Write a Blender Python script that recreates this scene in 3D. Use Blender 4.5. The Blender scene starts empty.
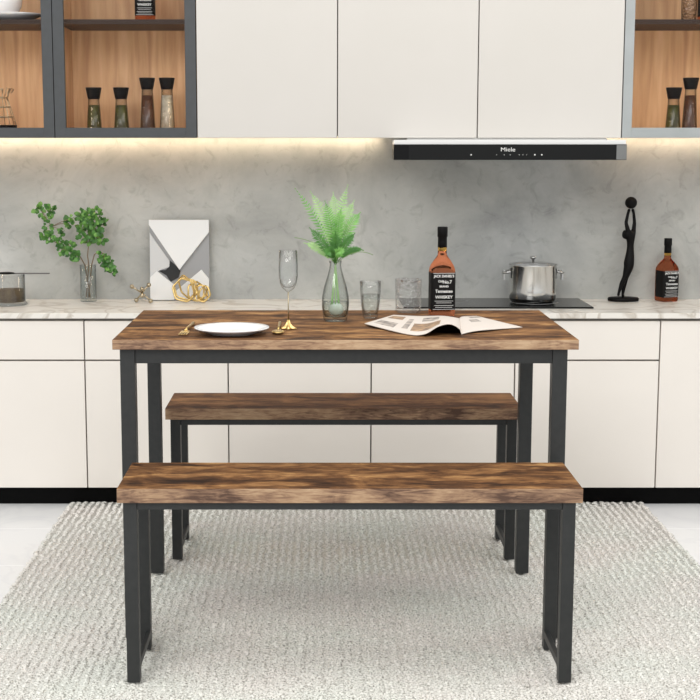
import bpy, bmesh, math, random
from mathutils import Vector, Matrix
random.seed(7)
S = bpy.context.scene
COL = S.collection
PI = math.pi

# ------------------------------------------------------------------ materials
def hexc(r, g, b):
    def l(v):
        v /= 255.0
        return v/12.92 if v <= .04045 else ((v+.055)/1.055)**2.4
    return (l(r), l(g), l(b), 1)

def newmat(name):
    m = bpy.data.materials.new(name); m.use_nodes = True
    nt = m.node_tree; nt.nodes.clear()
    out = nt.nodes.new('ShaderNodeOutputMaterial')
    return m, nt, out

def N(nt, t, **kw):
    n = nt.nodes.new(t)
    for k, v in kw.items():
        if k in n.inputs.keys(): n.inputs[k].default_value = v
        else: setattr(n, k, v)
    return n

def pbr(name, col, rough=.5, metal=0, noise=None, bump=0, scale=20, spec=.5, coat=0, stretch=(1,1,1)):
    """principled with a little procedural variation"""
    m, nt, out = newmat(name)
    p = N(nt, 'ShaderNodeBsdfPrincipled')
    p.inputs['Base Color'].default_value = col
    p.inputs['Roughness'].default_value = rough
    p.inputs['Metallic'].default_value = metal
    p.inputs['Specular IOR Level'].default_value = spec
    p.inputs['Coat Weight'].default_value = coat
    nt.links.new(p.outputs[0], out.inputs[0])
    tc = N(nt, 'ShaderNodeTexCoord'); mp = N(nt, 'ShaderNodeMapping'); mp.inputs['Scale'].default_value = stretch
    nt.links.new(tc.outputs['Object'], mp.inputs[0])
    nz = N(nt, 'ShaderNodeTexNoise'); nz.inputs['Scale'].default_value = scale; nz.inputs['Detail'].default_value = 4
    nt.links.new(mp.outputs[0], nz.inputs['Vector'])
    if noise:
        r = N(nt, 'ShaderNodeValToRGB')
        r.color_ramp.elements[0].position = .3; r.color_ramp.elements[1].position = .7
        r.color_ramp.elements[0].color = noise; r.color_ramp.elements[1].color = col
        nt.links.new(nz.outputs[0], r.inputs[0]); nt.links.new(r.outputs[0], p.inputs['Base Color'])
    if bump:
        b = N(nt, 'ShaderNodeBump'); b.inputs['Strength'].default_value = bump; b.inputs['Distance'].default_value = .002
        nt.links.new(nz.outputs[0], b.inputs['Height']); nt.links.new(b.outputs[0], p.inputs['Normal'])
    return m

def glass(name, col=(1,1,1,1), rough=0.0, ior=1.45, bump=0):
    m, nt, out = newmat(name)
    g = N(nt, 'ShaderNodeBsdfGlass'); g.inputs['Color'].default_value = col
    g.inputs['Roughness'].default_value = rough; g.inputs['IOR'].default_value = ior
    nt.links.new(g.outputs[0], out.inputs[0])
    if bump:
        tc = N(nt, 'ShaderNodeTexCoord'); v = N(nt, 'ShaderNodeTexVoronoi'); v.inputs['Scale'].default_value = 140
        b = N(nt, 'ShaderNodeBump'); b.inputs['Strength'].default_value = bump; b.inputs['Distance'].default_value = .002
        nt.links.new(tc.outputs['Object'], v.inputs['Vector']); nt.links.new(v.outputs[0], b.inputs['Height'])
        nt.links.new(b.outputs[0], g.inputs['Normal'])
    return m

def schlick(nt, f0):
    lw = N(nt, 'ShaderNodeLayerWeight'); lw.inputs[0].default_value = .5
    pw = N(nt, 'ShaderNodeMath', operation='POWER'); pw.inputs[1].default_value = 5
    ma = N(nt, 'ShaderNodeMath', operation='MULTIPLY_ADD'); ma.inputs[1].default_value = 1-f0; ma.inputs[2].default_value = f0
    nt.links.new(lw.outputs['Facing'], pw.inputs[0]); nt.links.new(pw.outputs[0], ma.inputs[0])
    return lw, ma

def pane_mat(name, tint=(.97,.97,.97,1)):
    m, nt, out = newmat(name)
    t = N(nt, 'ShaderNodeBsdfTransparent'); t.inputs[0].default_value = tint
    g = N(nt, 'ShaderNodeBsdfGlossy'); g.inputs['Roughness'].default_value = .03
    lwf, f = schlick(nt, .005)
    mx = N(nt, 'ShaderNodeMixShader')
    nt.links.new(f.outputs[0], mx.inputs[0]); nt.links.new(t.outputs[0], mx.inputs[1]); nt.links.new(g.outputs[0], mx.inputs[2])
    nt.links.new(mx.outputs[0], out.inputs[0])
    return m

def thin_glass(name, tint=(.98,.985,.985,1), power=.75, edge=(.35,.37,.37,1), bump=0):
    """thin walled glassware: clear in the middle, darker and shinier at grazing angles"""
    m, nt, out = newmat(name)
    lw = N(nt, 'ShaderNodeLayerWeight'); lw.inputs[0].default_value = .5
    mc = N(nt, 'ShaderNodeMix', data_type='RGBA')
    pe = N(nt, 'ShaderNodeMath', operation='POWER'); pe.inputs[1].default_value = 3; nt.links.new(lw.outputs['Facing'], pe.inputs[0])
    nt.links.new(pe.outputs[0], mc.inputs[0]); mc.inputs[6].default_value = tint; mc.inputs[7].default_value = edge
    t = N(nt, 'ShaderNodeBsdfTransparent'); nt.links.new(mc.outputs[2], t.inputs[0])
    g = N(nt, 'ShaderNodeBsdfGlossy'); g.inputs['Roughness'].default_value = .05
    lwf, f = schlick(nt, .045)
    mx = N(nt, 'ShaderNodeMixShader')
    nt.links.new(f.outputs[0], mx.inputs[0]); nt.links.new(t.outputs[0], mx.inputs[1]); nt.links.new(g.outputs[0], mx.inputs[2])
    nt.links.new(mx.outputs[0], out.inputs[0])
    if bump:
        tc = N(nt, 'ShaderNodeTexCoord'); v = N(nt, 'ShaderNodeTexVoronoi'); v.inputs['Scale'].default_value = 120
        b = N(nt, 'ShaderNodeBump'); b.inputs['Strength'].default_value = bump; b.inputs['Distance'].default_value = .004
        nt.links.new(tc.outputs['Object'], v.inputs['Vector']); nt.links.new(v.outputs[0], b.inputs['Height'])
        for n in (g, lwf, lw): nt.links.new(b.outputs[0], n.inputs['Normal'])
    return m

def emit(name, col, st):
    m, nt, out = newmat(name)
    e = N(nt, 'ShaderNodeEmission'); e.inputs[0].default_value = col; e.inputs[1].default_value = st
    nt.links.new(e.outputs[0], out.inputs[0]); return m

def ramp(nt, stops):
    r = N(nt, 'ShaderNodeValToRGB'); els = r.color_ramp.elements
    while len(els) < len(stops): els.new(.5)
    for e, (p, c) in zip(els, stops): e.position = p; e.color = c
    return r

def wood_rustic(name, stops, grain=1.0, offset=(0,0,0)):
    m, nt, out = newmat(name)
    p = N(nt, 'ShaderNodeBsdfPrincipled'); p.inputs['Roughness'].default_value = .62
    p.inputs['Specular IOR Level'].default_value = .10
    nt.links.new(p.outputs[0], out.inputs[0])
    tc = N(nt, 'ShaderNodeTexCoord'); oi = N(nt, 'ShaderNodeObjectInfo')
    add = N(nt, 'ShaderNodeVectorMath', operation='ADD')
    nt.links.new(tc.outputs['Object'], add.inputs[0])
    sc = N(nt, 'ShaderNodeVectorMath', operation='SCALE'); sc.inputs[3].default_value = 31.0
    cv = N(nt, 'ShaderNodeCombineXYZ'); nt.links.new(oi.outputs['Random'], cv.inputs[0]); nt.links.new(oi.outputs['Random'], cv.inputs[1])
    nt.links.new(cv.outputs[0], sc.inputs[0]); nt.links.new(sc.outputs[0], add.inputs[1])
    def noise(scale, st, det=5, dist=0):
        mp = N(nt, 'ShaderNodeMapping'); mp.inputs['Scale'].default_value = st; mp.inputs['Location'].default_value = offset
        nt.links.new(add.outputs[0], mp.inputs[0])
        n = N(nt, 'ShaderNodeTexNoise'); n.inputs['Scale'].default_value = scale; n.inputs['Detail'].default_value = det
        n.inputs['Distortion'].default_value = dist; n.inputs['Roughness'].default_value = .6
        nt.links.new(mp.outputs[0], n.inputs['Vector']); return n
    a = noise(4.6, (1.5, 2.6, 2.6), 8, 1.0)      # broad smoky blotches
    b = noise(34, (.5, 4, 4), 10, 1.2)          # fine grain
    c = noise(2.6, (.8, 7, 1), 3, .2)         # boards
    def amp(n, k, prev=None):
        q = N(nt, 'ShaderNodeMath', operation='MULTIPLY_ADD'); q.inputs[1].default_value = k; q.inputs[2].default_value = -.5*k
        nt.links.new(n.outputs[0], q.inputs[0])
        if prev is None: return q
        w_ = N(nt, 'ShaderNodeMath', operation='ADD'); nt.links.new(q.outputs[0], w_.inputs[0]); nt.links.new(prev.outputs[0], w_.inputs[1]); return w_
    m3 = amp(c, .95, amp(b, 1.05*grain, amp(a, 1.15)))
    half = N(nt, 'ShaderNodeMath', operation='ADD'); half.inputs[1].default_value = .5; nt.links.new(m3.outputs[0], half.inputs[0]); m3 = half
    r = ramp(nt, stops); nt.links.new(m3.outputs[0], r.inputs[0])
    nt.links.new(r.outputs[0], p.inputs['Base Color'])
    bp = N(nt, 'ShaderNodeBump'); bp.inputs['Strength'].default_value = .25; bp.inputs['Distance'].default_value = .001
    nt.links.new(b.outputs[0], bp.inputs['Height']); nt.links.new(bp.outputs[0], p.inputs['Normal'])
    return m

M = {}
M['top'] = wood_rustic('rustic_board', [(.20, hexc(46,34,27)), (.37, hexc(82,56,38)), (.50, hexc(108,75,48)), (.64, hexc(142,102,65)), (.82, hexc(182,142,94))])
M['edge'] = wood_rustic('rustic_board_edge_lit', [(.18, hexc(92,72,62)), (.40, hexc(138,110,90)), (.6, hexc(168,138,110)), (.85, hexc(192,164,134))], 1.2, (0,.3,.2))  # same board, paler: light on the upright faces put into the colour
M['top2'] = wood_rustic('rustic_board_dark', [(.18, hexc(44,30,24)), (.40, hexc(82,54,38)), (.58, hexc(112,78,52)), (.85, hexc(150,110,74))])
M['iron'] = pbr('black_steel', hexc(52,53,53), .45, .1, hexc(46,48,48), .1, 60, .35)
M['door'] = pbr('cream_door', hexc(233,227,219), .38, 0, hexc(229,223,215), 0, 2.5)
M['door_up'] = pbr('ivory_door', hexc(206,202,196), .4, 0, hexc(202,198,191), 0, 2)
M['carcass'] = pbr('carcass', hexc(150,146,140), .6)
M['plinth'] = pbr('black_plinth', hexc(5,5,5), .6, spec=.08)
M['anod'] = pbr('dark_anodised', hexc(76,78,80), .5, .1, hexc(72,74,75), 0, 40, .3)
M['alu'] = pbr('brushed_silver', hexc(172,176,176), .4, .3, hexc(160,165,164), 0, 8)
M['shelf'] = pbr('dark_shelf', hexc(60,48,42), .5, spec=.15)
M['pane'] = pane_mat('clear_pane')
M['led'] = emit('warm_led', (1, .79, .55, 1), 17)
M['led_in'] = emit('warm_led_interior', (1, .86, .66, 1), 17)
M['gold'] = pbr('gold', hexc(214,186,124), .28, 1.0)
M['champ'] = pbr('antique_nickel', hexc(176,164,140), .28, 1.0)
M['steel'] = pbr('polished_steel', hexc(208,208,206), .16, 1.0)
M['steel_b'] = pbr('brushed_steel', hexc(190,190,188), .3, 1.0)
M['black'] = pbr('matt_black', hexc(9,8,8), .55, spec=.15)
M['blackg'] = pbr('black_glass', hexc(6,6,7), .15, spec=.25)
M['hoodface'] = pbr('hood_black_glass', hexc(15,16,16), .3, spec=.25)
M['white'] = pbr('white_ceramic', hexc(240,240,240), .2, coat=.3)
M['whitem'] = pbr('matt_white', hexc(226,226,224), .55)
M['grey'] = pbr('satin_grey', hexc(158,158,158), .35, .35)
M['lgrey'] = pbr('light_satin_grey', hexc(200,200,199), .45)
M['darkmetal'] = pbr('dark_metal', hexc(92,90,88), .45)
M['hole'] = pbr('crescent_black', hexc(22,22,23), .4)  # plain near-black of the crescent in the relief panel
M['grim'] = pbr('smoky_steel', hexc(120,121,120), .35, .3)
M['txt'] = pbr('white_print', hexc(225,225,222), .6)
M['whisky'] = glass('whisky', (.84,.50,.36,1), .08, 1.2)
M['label'] = pbr('black_label', hexc(17,16,16), .6, spec=.15)
M['amberneck'] = glass('neck_glass', (.93,.72,.36,1), .05, 1.3)
M['glass'] = thin_glass('thin_clear_glass')
M['glassv'] = thin_glass('vase_glass', (.94,.955,.945,1), edge=(.26,.26,.24,1))
M['glassp'] = thin_glass('patterned_glass', (.97,.97,.97,1), edge=(.7,.7,.7,1), bump=1.0)
M['glassc'] = thin_glass('cylinder_glass', (.94,.96,.96,1), edge=(.66,.69,.69,1))
M['lidb'] = pbr('black_lid', hexc(10,8,10), .5, spec=.12)
M['water'] = thin_glass('water', (.90,.92,.91,1), edge=(.6,.62,.62,1))
M['herb'] = pbr('green_herbs', hexc(104,104,40), .8, 0, hexc(46,50,22), .6, 90)
M['spice'] = pbr('brown_spice', hexc(112,62,32), .8, 0, hexc(60,36,22), .6, 90)
M['salt'] = pbr('white_salt', hexc(232,224,206), .8, 0, hexc(180,168,146), .6, 90)
M['grain'] = pbr('brown_grain', hexc(126,108,78), .8, 0, hexc(94,76,56), .6, 60)
M['leaf'] = pbr('leaf_green', hexc(78,130,50), .5, 0, hexc(34,78,28), .2, 30)
M['leaf2'] = pbr('leaf_bright', hexc(118,166,78), .5, 0, hexc(70,122,48), .2, 30)
M['fern'] = pbr('fern_green', hexc(128,182,92), .5, 0, hexc(86,150,60), .2, 25)
M['fern2'] = pbr('fern_pale', hexc(172,206,142), .5, 0, hexc(138,186,106), .2, 25)
M['fernd'] = pbr('fern_deep', hexc(82,138,54), .5, 0, hexc(54,110,38), .2, 25)
M['stem'] = pbr('woody_stem', hexc(126,108,86), .7)
M['gstem'] = pbr('green_stem', hexc(120,150,92), .6)
M['pebble'] = pbr('pale_pebble', hexc(214,222,212), .5)
M['paper'] = pbr('magazine_paper', hexc(222,212,202), .5)
M['photo1'] = pbr('printed_photo_tan', hexc(196,158,120), .5, 0, hexc(104,86,74), 0, 55)
M['photo2'] = pbr('printed_photo_grey', hexc(210,196,184), .5, 0, hexc(92,88,86), 0, 60)
M['cover'] = pbr('dark_cover', hexc(24,22,22), .35)

def mat_wall():
    m, nt, out = newmat('concrete_wall')
    p = N(nt, 'ShaderNodeBsdfPrincipled'); p.inputs['Roughness'].default_value = .6; p.inputs['Specular IOR Level'].default_value = .3
    nt.links.new(p.outputs[0], out.inputs[0])
    tc = N(nt, 'ShaderNodeTexCoord')
    def nz(s, d, dist=0):
        n = N(nt, 'ShaderNodeTexNoise'); n.inputs['Scale'].default_value = s; n.inputs['Detail'].default_value = d
        n.inputs['Roughness'].default_value = .65; n.inputs['Distortion'].default_value = dist
        nt.links.new(tc.outputs['Object'], n.inputs['Vector']); return n
    a = nz(2.6, 9, .5); b = nz(17, 10, 1.2); c = nz(1.1, 2)
    r1 = ramp(nt, [(.3, hexc(154,156,155)), (.5, hexc(177,179,177)), (.7, hexc(195,197,195))])
    r2 = ramp(nt, [(.34, (.80,.80,.79,1)), (.46, (1,1,1,1)), (.66, (1.0,1.0,1.0,1))])
    nt.links.new(a.outputs[0], r1.inputs[0]); nt.links.new(b.outputs[0], r2.inputs[0])
    mx = N(nt, 'ShaderNodeMix', data_type='RGBA', blend_type='MULTIPLY'); mx.inputs[0].default_value = .8
    nt.links.new(r1.outputs[0], mx.inputs[6]); nt.links.new(r2.outputs[0], mx.inputs[7])
    r3 = ramp(nt, [(.42, (1.0,.985,.95,1)), (.6, (1,1,1,1))])
    nt.links.new(c.outputs[0], r3.inputs[0])
    mx2 = N(nt, 'ShaderNodeMix', data_type='RGBA', blend_type='MULTIPLY'); mx2.inputs[0].default_value = 1
    nt.links.new(mx.outputs[2], mx2.inputs[6]); nt.links.new(r3.outputs[0], mx2.inputs[7])
    nt.links.new(mx2.outputs[2], p.inputs['Base Color'])
    bp = N(nt, 'ShaderNodeBump'); bp.inputs['Strength'].default_value = .15; bp.inputs['Distance'].default_value = .003
    nt.links.new(b.outputs[0], bp.inputs['Height']); nt.links.new(bp.outputs[0], p.inputs['Normal'])
    return m
M['wall'] = mat_wall()

def mat_marble(name, base, vein, scale, rough, width=.035, warp=1.0):
    m, nt, out = newmat(name)
    p = N(nt, 'ShaderNodeBsdfPrincipled'); p.inputs['Roughness'].default_value = rough
    nt.links.new(p.outputs[0], out.inputs[0])
    tc = N(nt, 'ShaderNodeTexCoord')
    n = N(nt, 'ShaderNodeTexNoise'); n.inputs['Scale'].default_value = scale; n.inputs['Detail'].default_value = 7
    n.inputs['Distortion'].default_value = warp
    nt.links.new(tc.outputs['Object'], n.inputs['Vector'])
    r = ramp(nt, [(.5-width*2, base), (.5, vein), (.5+width, base), (.62, base), (.70, tuple(.6*a+.4*b for a, b in zip(base, vein)))])
    nt.links.new(n.outputs[0], r.inputs[0]); nt.links.new(r.outputs[0], p.inputs['Base Color'])
    return m
M['marble'] = mat_marble('worktop_marble', hexc(226,222,214), hexc(192,184,172), 5, .3)

def mat_floor():
    m, nt, out = newmat('white_floor_tiles')
    p = N(nt, 'ShaderNodeBsdfPrincipled'); p.inputs['Roughness'].default_value = .22
    nt.links.new(p.outputs[0], out.inputs[0])
    tc = N(nt, 'ShaderNodeTexCoord')
    br = N(nt, 'ShaderNodeTexBrick'); br.offset = 0.0; br.squash = 1
    br.inputs['Scale'].default_value = 1; br.inputs['Mortar Size'].default_value = .0035
    br.inputs['Brick Width'].default_value = 3.1; br.inputs['Row Height'].default_value = .4
    br.inputs['Color1'].default_value = hexc(233,233,233); br.inputs['Color2'].default_value = hexc(236,236,235)
    br.inputs['Mortar'].default_value = hexc(246,246,246)
    nt.links.new(tc.outputs['Object'], br.inputs['Vector'])
    n = N(nt, 'ShaderNodeTexNoise'); n.inputs['Scale'].default_value = 3; n.inputs['Detail'].default_value = 6; n.inputs['Distortion'].default_value = 1.5
    nt.links.new(tc.outputs['Object'], n.inputs['Vector'])
    r = ramp(nt, [(.45, (1,1,1,1)), (.52, (.95,.95,.96,1)), (.56, (1,1,1,1))]); nt.links.new(n.outputs[0], r.inputs[0])
    mx = N(nt, 'ShaderNodeMix', data_type='RGBA', blend_type='MULTIPLY'); mx.inputs[0].default_value = 1
    nt.links.new(br.outputs[0], mx.inputs[6]); nt.links.new(r.outputs[0], mx.inputs[7])
    nt.links.new(mx.outputs[2], p.inputs['Base Color'])
    return m
M['floor'] = mat_floor()

def mat_oak():
    m, nt, out = newmat('oak_lining')
    p = N(nt, 'ShaderNodeBsdfPrincipled'); p.inputs['Roughness'].default_value = .55
    nt.links.new(p.outputs[0], out.inputs[0])
    tc = N(nt, 'ShaderNodeTexCoord'); mp = N(nt, 'ShaderNodeMapping'); mp.inputs['Scale'].default_value = (14, 14, 1.2)
    nt.links.new(tc.outputs['Object'], mp.inputs[0])
    n = N(nt, 'ShaderNodeTexNoise'); n.inputs['Scale'].default_value = 2.6; n.inputs['Detail'].default_value = 8; n.inputs['Distortion'].default_value = .4
    nt.links.new(mp.outputs[0], n.inputs['Vector'])
    r = ramp(nt, [(.3, hexc(182,140,102)), (.5, hexc(206,166,124)), (.7, hexc(222,184,144))])
    nt.links.new(n.outputs[0], r.inputs[0]); nt.links.new(r.outputs[0], p.inputs['Base Color'])
    return m
M['oak'] = mat_oak()

def mat_rug():
    m, nt, out = newmat('rug_yarn')
    p = N(nt, 'ShaderNodeBsdfPrincipled'); p.inputs['Roughness'].default_value = .95; p.inputs['Specular IOR Level'].default_value = .05
    nt.links.new(p.outputs[0], out.inputs[0])
    tc = N(nt, 'ShaderNodeTexCoord')
    n = N(nt, 'ShaderNodeTexNoise'); n.inputs['Scale'].default_value = 210; n.inputs['Detail'].default_value = 3; n.inputs['Roughness'].default_value = .8
    n2 = N(nt, 'ShaderNodeTexNoise'); n2.inputs['Scale'].default_value = 3.2; n2.inputs['Detail'].default_value = 3
    nt.links.new(tc.outputs['Object'], n.inputs['Vector']); nt.links.new(tc.outputs['Object'], n2.inputs['Vector'])
    r = ramp(nt, [(.38, hexc(132,128,122)), (.46, hexc(216,214,209)), (.60, hexc(248,246,243))])
    nt.links.new(n.outputs[0], r.inputs[0])
    r2 = ramp(nt, [(.35, (1.0,.975,.95,1)), (.65, (.97,1.0,.96,1))]); nt.links.new(n2.outputs[0], r2.inputs[0])
    mx = N(nt, 'ShaderNodeMix', data_type='RGBA', blend_type='MULTIPLY'); mx.inputs[0].default_value = 1
    nt.links.new(r.outputs[0], mx.inputs[6]); nt.links.new(r2.outputs[0], mx.inputs[7]); nt.links.new(mx.outputs[2], p.inputs['Base Color'])
    bp = N(nt, 'ShaderNodeBump'); bp.inputs['Strength'].default_value = .6; bp.inputs['Distance'].default_value = .003
    nt.links.new(n.outputs[0], bp.inputs['Height']); nt.links.new(bp.outputs[0], p.inputs['Normal'])
    return m
M['rug'] = mat_rug()

# ------------------------------------------------------------------ mesh helpers
def box(bm, x0, x1, y0, y1, z0, z1, mi=0):
    v = [bm.verts.new((x, y, z)) for z in (z0, z1) for y in (y0, y1) for x in (x0, x1)]
    fs = []
    for f in ((0,2,3,1), (4,5,7,6), (0,1,5,4), (2,6,7,3), (0,4,6,2), (1,3,7,5)):
        fc = bm.faces.new([v[i] for i in f]); fc.material_index = mi; fs.append(fc)
    return fs

def lathe(bm, prof, c=(0,0,0), seg=40, shape=None, mi=0, smooth=True):
    """profile [(r,z)...]; radius 0 closes the end; shape(angle)->factor"""
    rings = []
    for r, z in prof:
        if r < 1e-6: rings.append([bm.verts.new((c[0], c[1], c[2]+z))])
        else:
            ring = []
            for i in range(seg):
                a = 2*PI*i/seg; k = shape(a) if shape else 1
                ring.append(bm.verts.new((c[0]+r*k*math.cos(a), c[1]+r*k*math.sin(a), c[2]+z)))
            rings.append(ring)
    for A, B in zip(rings, rings[1:]):
        if len(A) == 1 and len(B) == 1: continue
        for i in range(seg):
            j = (i+1) % seg
            if len(A) == 1: f = bm.faces.new((A[0], B[j], B[i]))
            elif len(B) == 1: f = bm.faces.new((A[i], A[j], B[0]))
            else: f = bm.faces.new((A[i], A[j], B[j], B[i]))
            f.smooth = smooth; f.material_index = mi

def sphere(bm, c, r, seg=16, mi=0, sq=(1,1,1)):
    res = bmesh.ops.create_uvsphere(bm, u_segments=seg, v_segments=max(6, seg//2), radius=r)
    for v in res['verts']: v.co = Vector((v.co.x*sq[0]+c[0], v.co.y*sq[1]+c[1], v.co.z*sq[2]+c[2]))
    for v in res['verts']:
        for f in v.link_faces: f.smooth = True; f.material_index = mi

def tube(bm, pts, rad, seg=8, closed=False, mi=0):
    pts = [Vector(p) for p in pts]; n = len(pts)
    rads = rad if isinstance(rad, (list, tuple)) else [rad]*n
    rings = []; up = None
    for i, p in enumerate(pts):
        if closed: t = pts[(i+1) % n]-pts[i-1]
        else: t = pts[min(i+1, n-1)]-pts[max(i-1, 0)]
        t.normalize()
        if up is None:
            up = Vector((0,0,1)) if abs(t.z) < .9 else Vector((1,0,0))
        a = t.cross(up).normalized(); b = a.cross(t).normalized(); up = b
        rings.append([bm.verts.new(p+a*math.cos(2*PI*k/seg)*rads[i]+b*math.sin(2*PI*k/seg)*rads[i]) for k in range(seg)])
    rng = range(n) if closed else range(n-1)
    for i in rng:
        A, B = rings[i], rings[(i+1) % n]
        for k in range(seg):
            f = bm.faces.new((A[k], A[(k+1) % seg], B[(k+1) % seg], B[k])); f.smooth = True; f.material_index = mi
    if not closed:
        for r_ in (list(reversed(rings[0])), rings[-1]):
            f = bm.faces.new(r_); f.material_index = mi

def prism(bm, poly, y0, y1, mi=0, tilt=None):
    """poly [(x,z)] extruded from y0 (front) to y1; tilt(x,z)->extra front y"""
    tl = tilt or (lambda x, z: 0)
    A = [bm.verts.new((x, y0+tl(x, z), z)) for x, z in poly]; B = [bm.verts.new((x, y1, z)) for x, z in poly]
    n = len(poly)
    fs = [bm.faces.new(A), bm.faces.new(list(reversed(B)))]
    for i in range(n): fs.append(bm.faces.new((A[i], B[i], B[(i+1) % n], A[(i+1) % n])))
    for f in fs: f.material_index = mi

def link(name, bm, mats, parent=None, bevel=0, bseg=2, label=None, smooth=False, fix=True):
    if fix: bmesh.ops.recalc_face_normals(bm, faces=bm.faces)
    me = bpy.data.meshes.new(name); bm.to_mesh(me); bm.free()
    for m in (mats if isinstance(mats, list) else [mats]): me.materials.append(m)
    o = bpy.data.objects.new(name, me); COL.objects.link(o)
    if parent: o.parent = parent
    if bevel:
        b = o.modifiers.new('bevel', 'BEVEL'); b.width = bevel; b.segments = bseg; b.limit_method = 'ANGLE'; b.angle_limit = math.radians(50)
    if label: o['label'] = label
    return o

def BM(): return bmesh.new()

def part(name, mat, parent, *boxes, bevel=0, label=None):
    bm = BM()
    for b in boxes: box(bm, *b)
    return link(name, bm, mat, parent, bevel, label=label)

def thing(name, label, cat, loc=(0,0,0), rotz=0, group=None):
    o = bpy.data.objects.new(name, None); COL.objects.link(o); o.empty_display_size = .05
    o.location = loc; o.rotation_euler = (0,0,rotz); o['label'] = label; o['category'] = cat
    if group: o['group'] = group
    return o

def tag(o, label, cat, group=None):
    o['label'] = label; o['category'] = cat
    if group: o['group'] = group
    return o

def text_mesh(name, s, size, parent, loc, mat, sx=1.0, align='CENTER', ext=.0003, bold=0):
    cu = bpy.data.curves.new(name, 'FONT'); cu.body = s; cu.size = size; cu.align_x = align; cu.align_y = 'CENTER'; cu.extrude = ext
    cu.offset = bold
    t = bpy.data.objects.new('tmp_text', cu); COL.objects.link(t)
    dg = bpy.context.evaluated_depsgraph_get(); me = bpy.data.meshes.new_from_object(t.evaluated_get(dg))
    bpy.data.objects.remove(t); bpy.data.curves.remove(cu)
    me.transform(Matrix.Diagonal((sx, 1, 1, 1))); me.transform(Matrix.Rotation(PI/2, 4, 'X')); me.transform(Matrix.Translation(loc))
    me.name = name; me.materials.clear(); me.materials.append(mat)
    o = bpy.data.objects.new(name, me); COL.objects.link(o); o.parent = parent
    return o

def dup(root, loc, label, group=None, rotz=None, mats=None):
    r = root.copy(); COL.objects.link(r); r.location = loc; r['label'] = label
    if rotz is not None: r.rotation_euler.z = rotz
    if group: r['group'] = group
    for ch in list(root.children):
        c = ch.copy(); COL.objects.link(c); c.parent = r
        for g in list(ch.children):
            d = g.copy(); COL.objects.link(d); d.parent = c
    return r

# ------------------------------------------------------------------ setting
YF, YW, ZC = 4.69, 5.12, .654         # cupboard fronts, wall, worktop height
FLOOR = -.012
bm = BM(); box(bm, -3.2, 3.4, -1.2, 5.3, FLOOR-.1, FLOOR)
o = link('floor', bm, M['floor']); o['kind'] = 'structure'
bm = BM(); box(bm, -3.2, 3.4, YW, YW+.12, FLOOR, 2.6)
o = link('wall_back', bm, M['wall']); o['kind'] = 'structure'

# ------------------------------------------------------------------ base cupboards
G = .0022  # half gap
PD = .02
def base_unit(x0, x1, label, drawer=True):
    t = thing('base_cabinet', label, 'cabinet', ((x0+x1)/2, YF+.2, FLOOR), group=None)
    w = (x1-x0)/2; f = YF-(YF+.2); zt = .632-FLOOR; zb = .052-FLOOR; zs = .493-FLOOR
    part('body', M['carcass'], t, (-w+.0008, w-.0008, f+PD, YW-YF-.2-.002, zb, zt+.003))
    part('plinth', M['plinth'], t, (-w, w, f+.03, f+.06, 0, zb))
    if drawer:
        part('drawer_front', M['door'], t, (-w+G, w-G, f, f+PD, zs+G, zt-.006), bevel=.0012)
        part('door', M['door'], t, (-w+G, w-G, f, f+PD, zb, zs-.0035), bevel=.0012)
    else:
        part('door', M['door'], t, (-w+G, w-G, f, f+PD, zb, zt-.006), bevel=.0012)
    return t
xs = [-.788+.4842*k for k in range(-2, 6)]
base_unit(-1.756, -1.2725, 'cream base cabinet at the far left end, mostly outside the frame')
base_unit(-1.2717, -.788, 'cream base cabinet beneath the glass jar of brown grain, left of the table')
base_unit(-.788, -.304, 'cream base cabinet behind the left front leg of the table')
base_unit(-.304, .180, 'cream base cabinet seen through the table frame, below the fern vase')
base_unit(.180, .665, 'cream base cabinet seen through the right half of the table frame')
base_unit(.665, 1.153, 'cream base cabinet right of the table, with drawer front above its door')
base_unit(1.153, 1.64, 'cream base cabinet with one full height door at the right edge', drawer=False)
bm = BM(); box(bm, -1.78, 1.66, YF-.012, YW-.001, .636, ZC)
tag(link('worktop', bm, M['marble'], bevel=.0015), 'long pale marble worktop running along the concrete wall', 'worktop')

# ------------------------------------------------------------------ wall cupboards
YU = 4.80; ZU = 1.236; ZT = 1.98
def wall_unit(x0, x1, label):
    t = thing('wall_cabinet', label, 'cabinet', ((x0+x1)/2, YU+.15, ZU))
    w = (x1-x0)/2; f = -.15
    part('body', M['carcass'], t, (-w+.0002, w-.0002, f+PD, YW-YU-.15-.002, .010, ZT-ZU), (-w+.0002, w-.0002, f+PD, f+PD+.01, .0005, .010))
    part('door', M['door_up'], t, (-w+.0018, w-.0018, f, f+PD, 0, ZT-ZU), bevel=.0012)
wall_unit(-.4081, .0655, 'ivory wall cabinet beside the dark glass-fronted cabinets')
wall_unit(.0655, .5375, 'middle ivory wall cabinet, above the left half of the range hood')
wall_unit(.5375, 1.0250, 'ivory wall cabinet beside the silver framed cabinet, above right half of hood')

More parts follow.
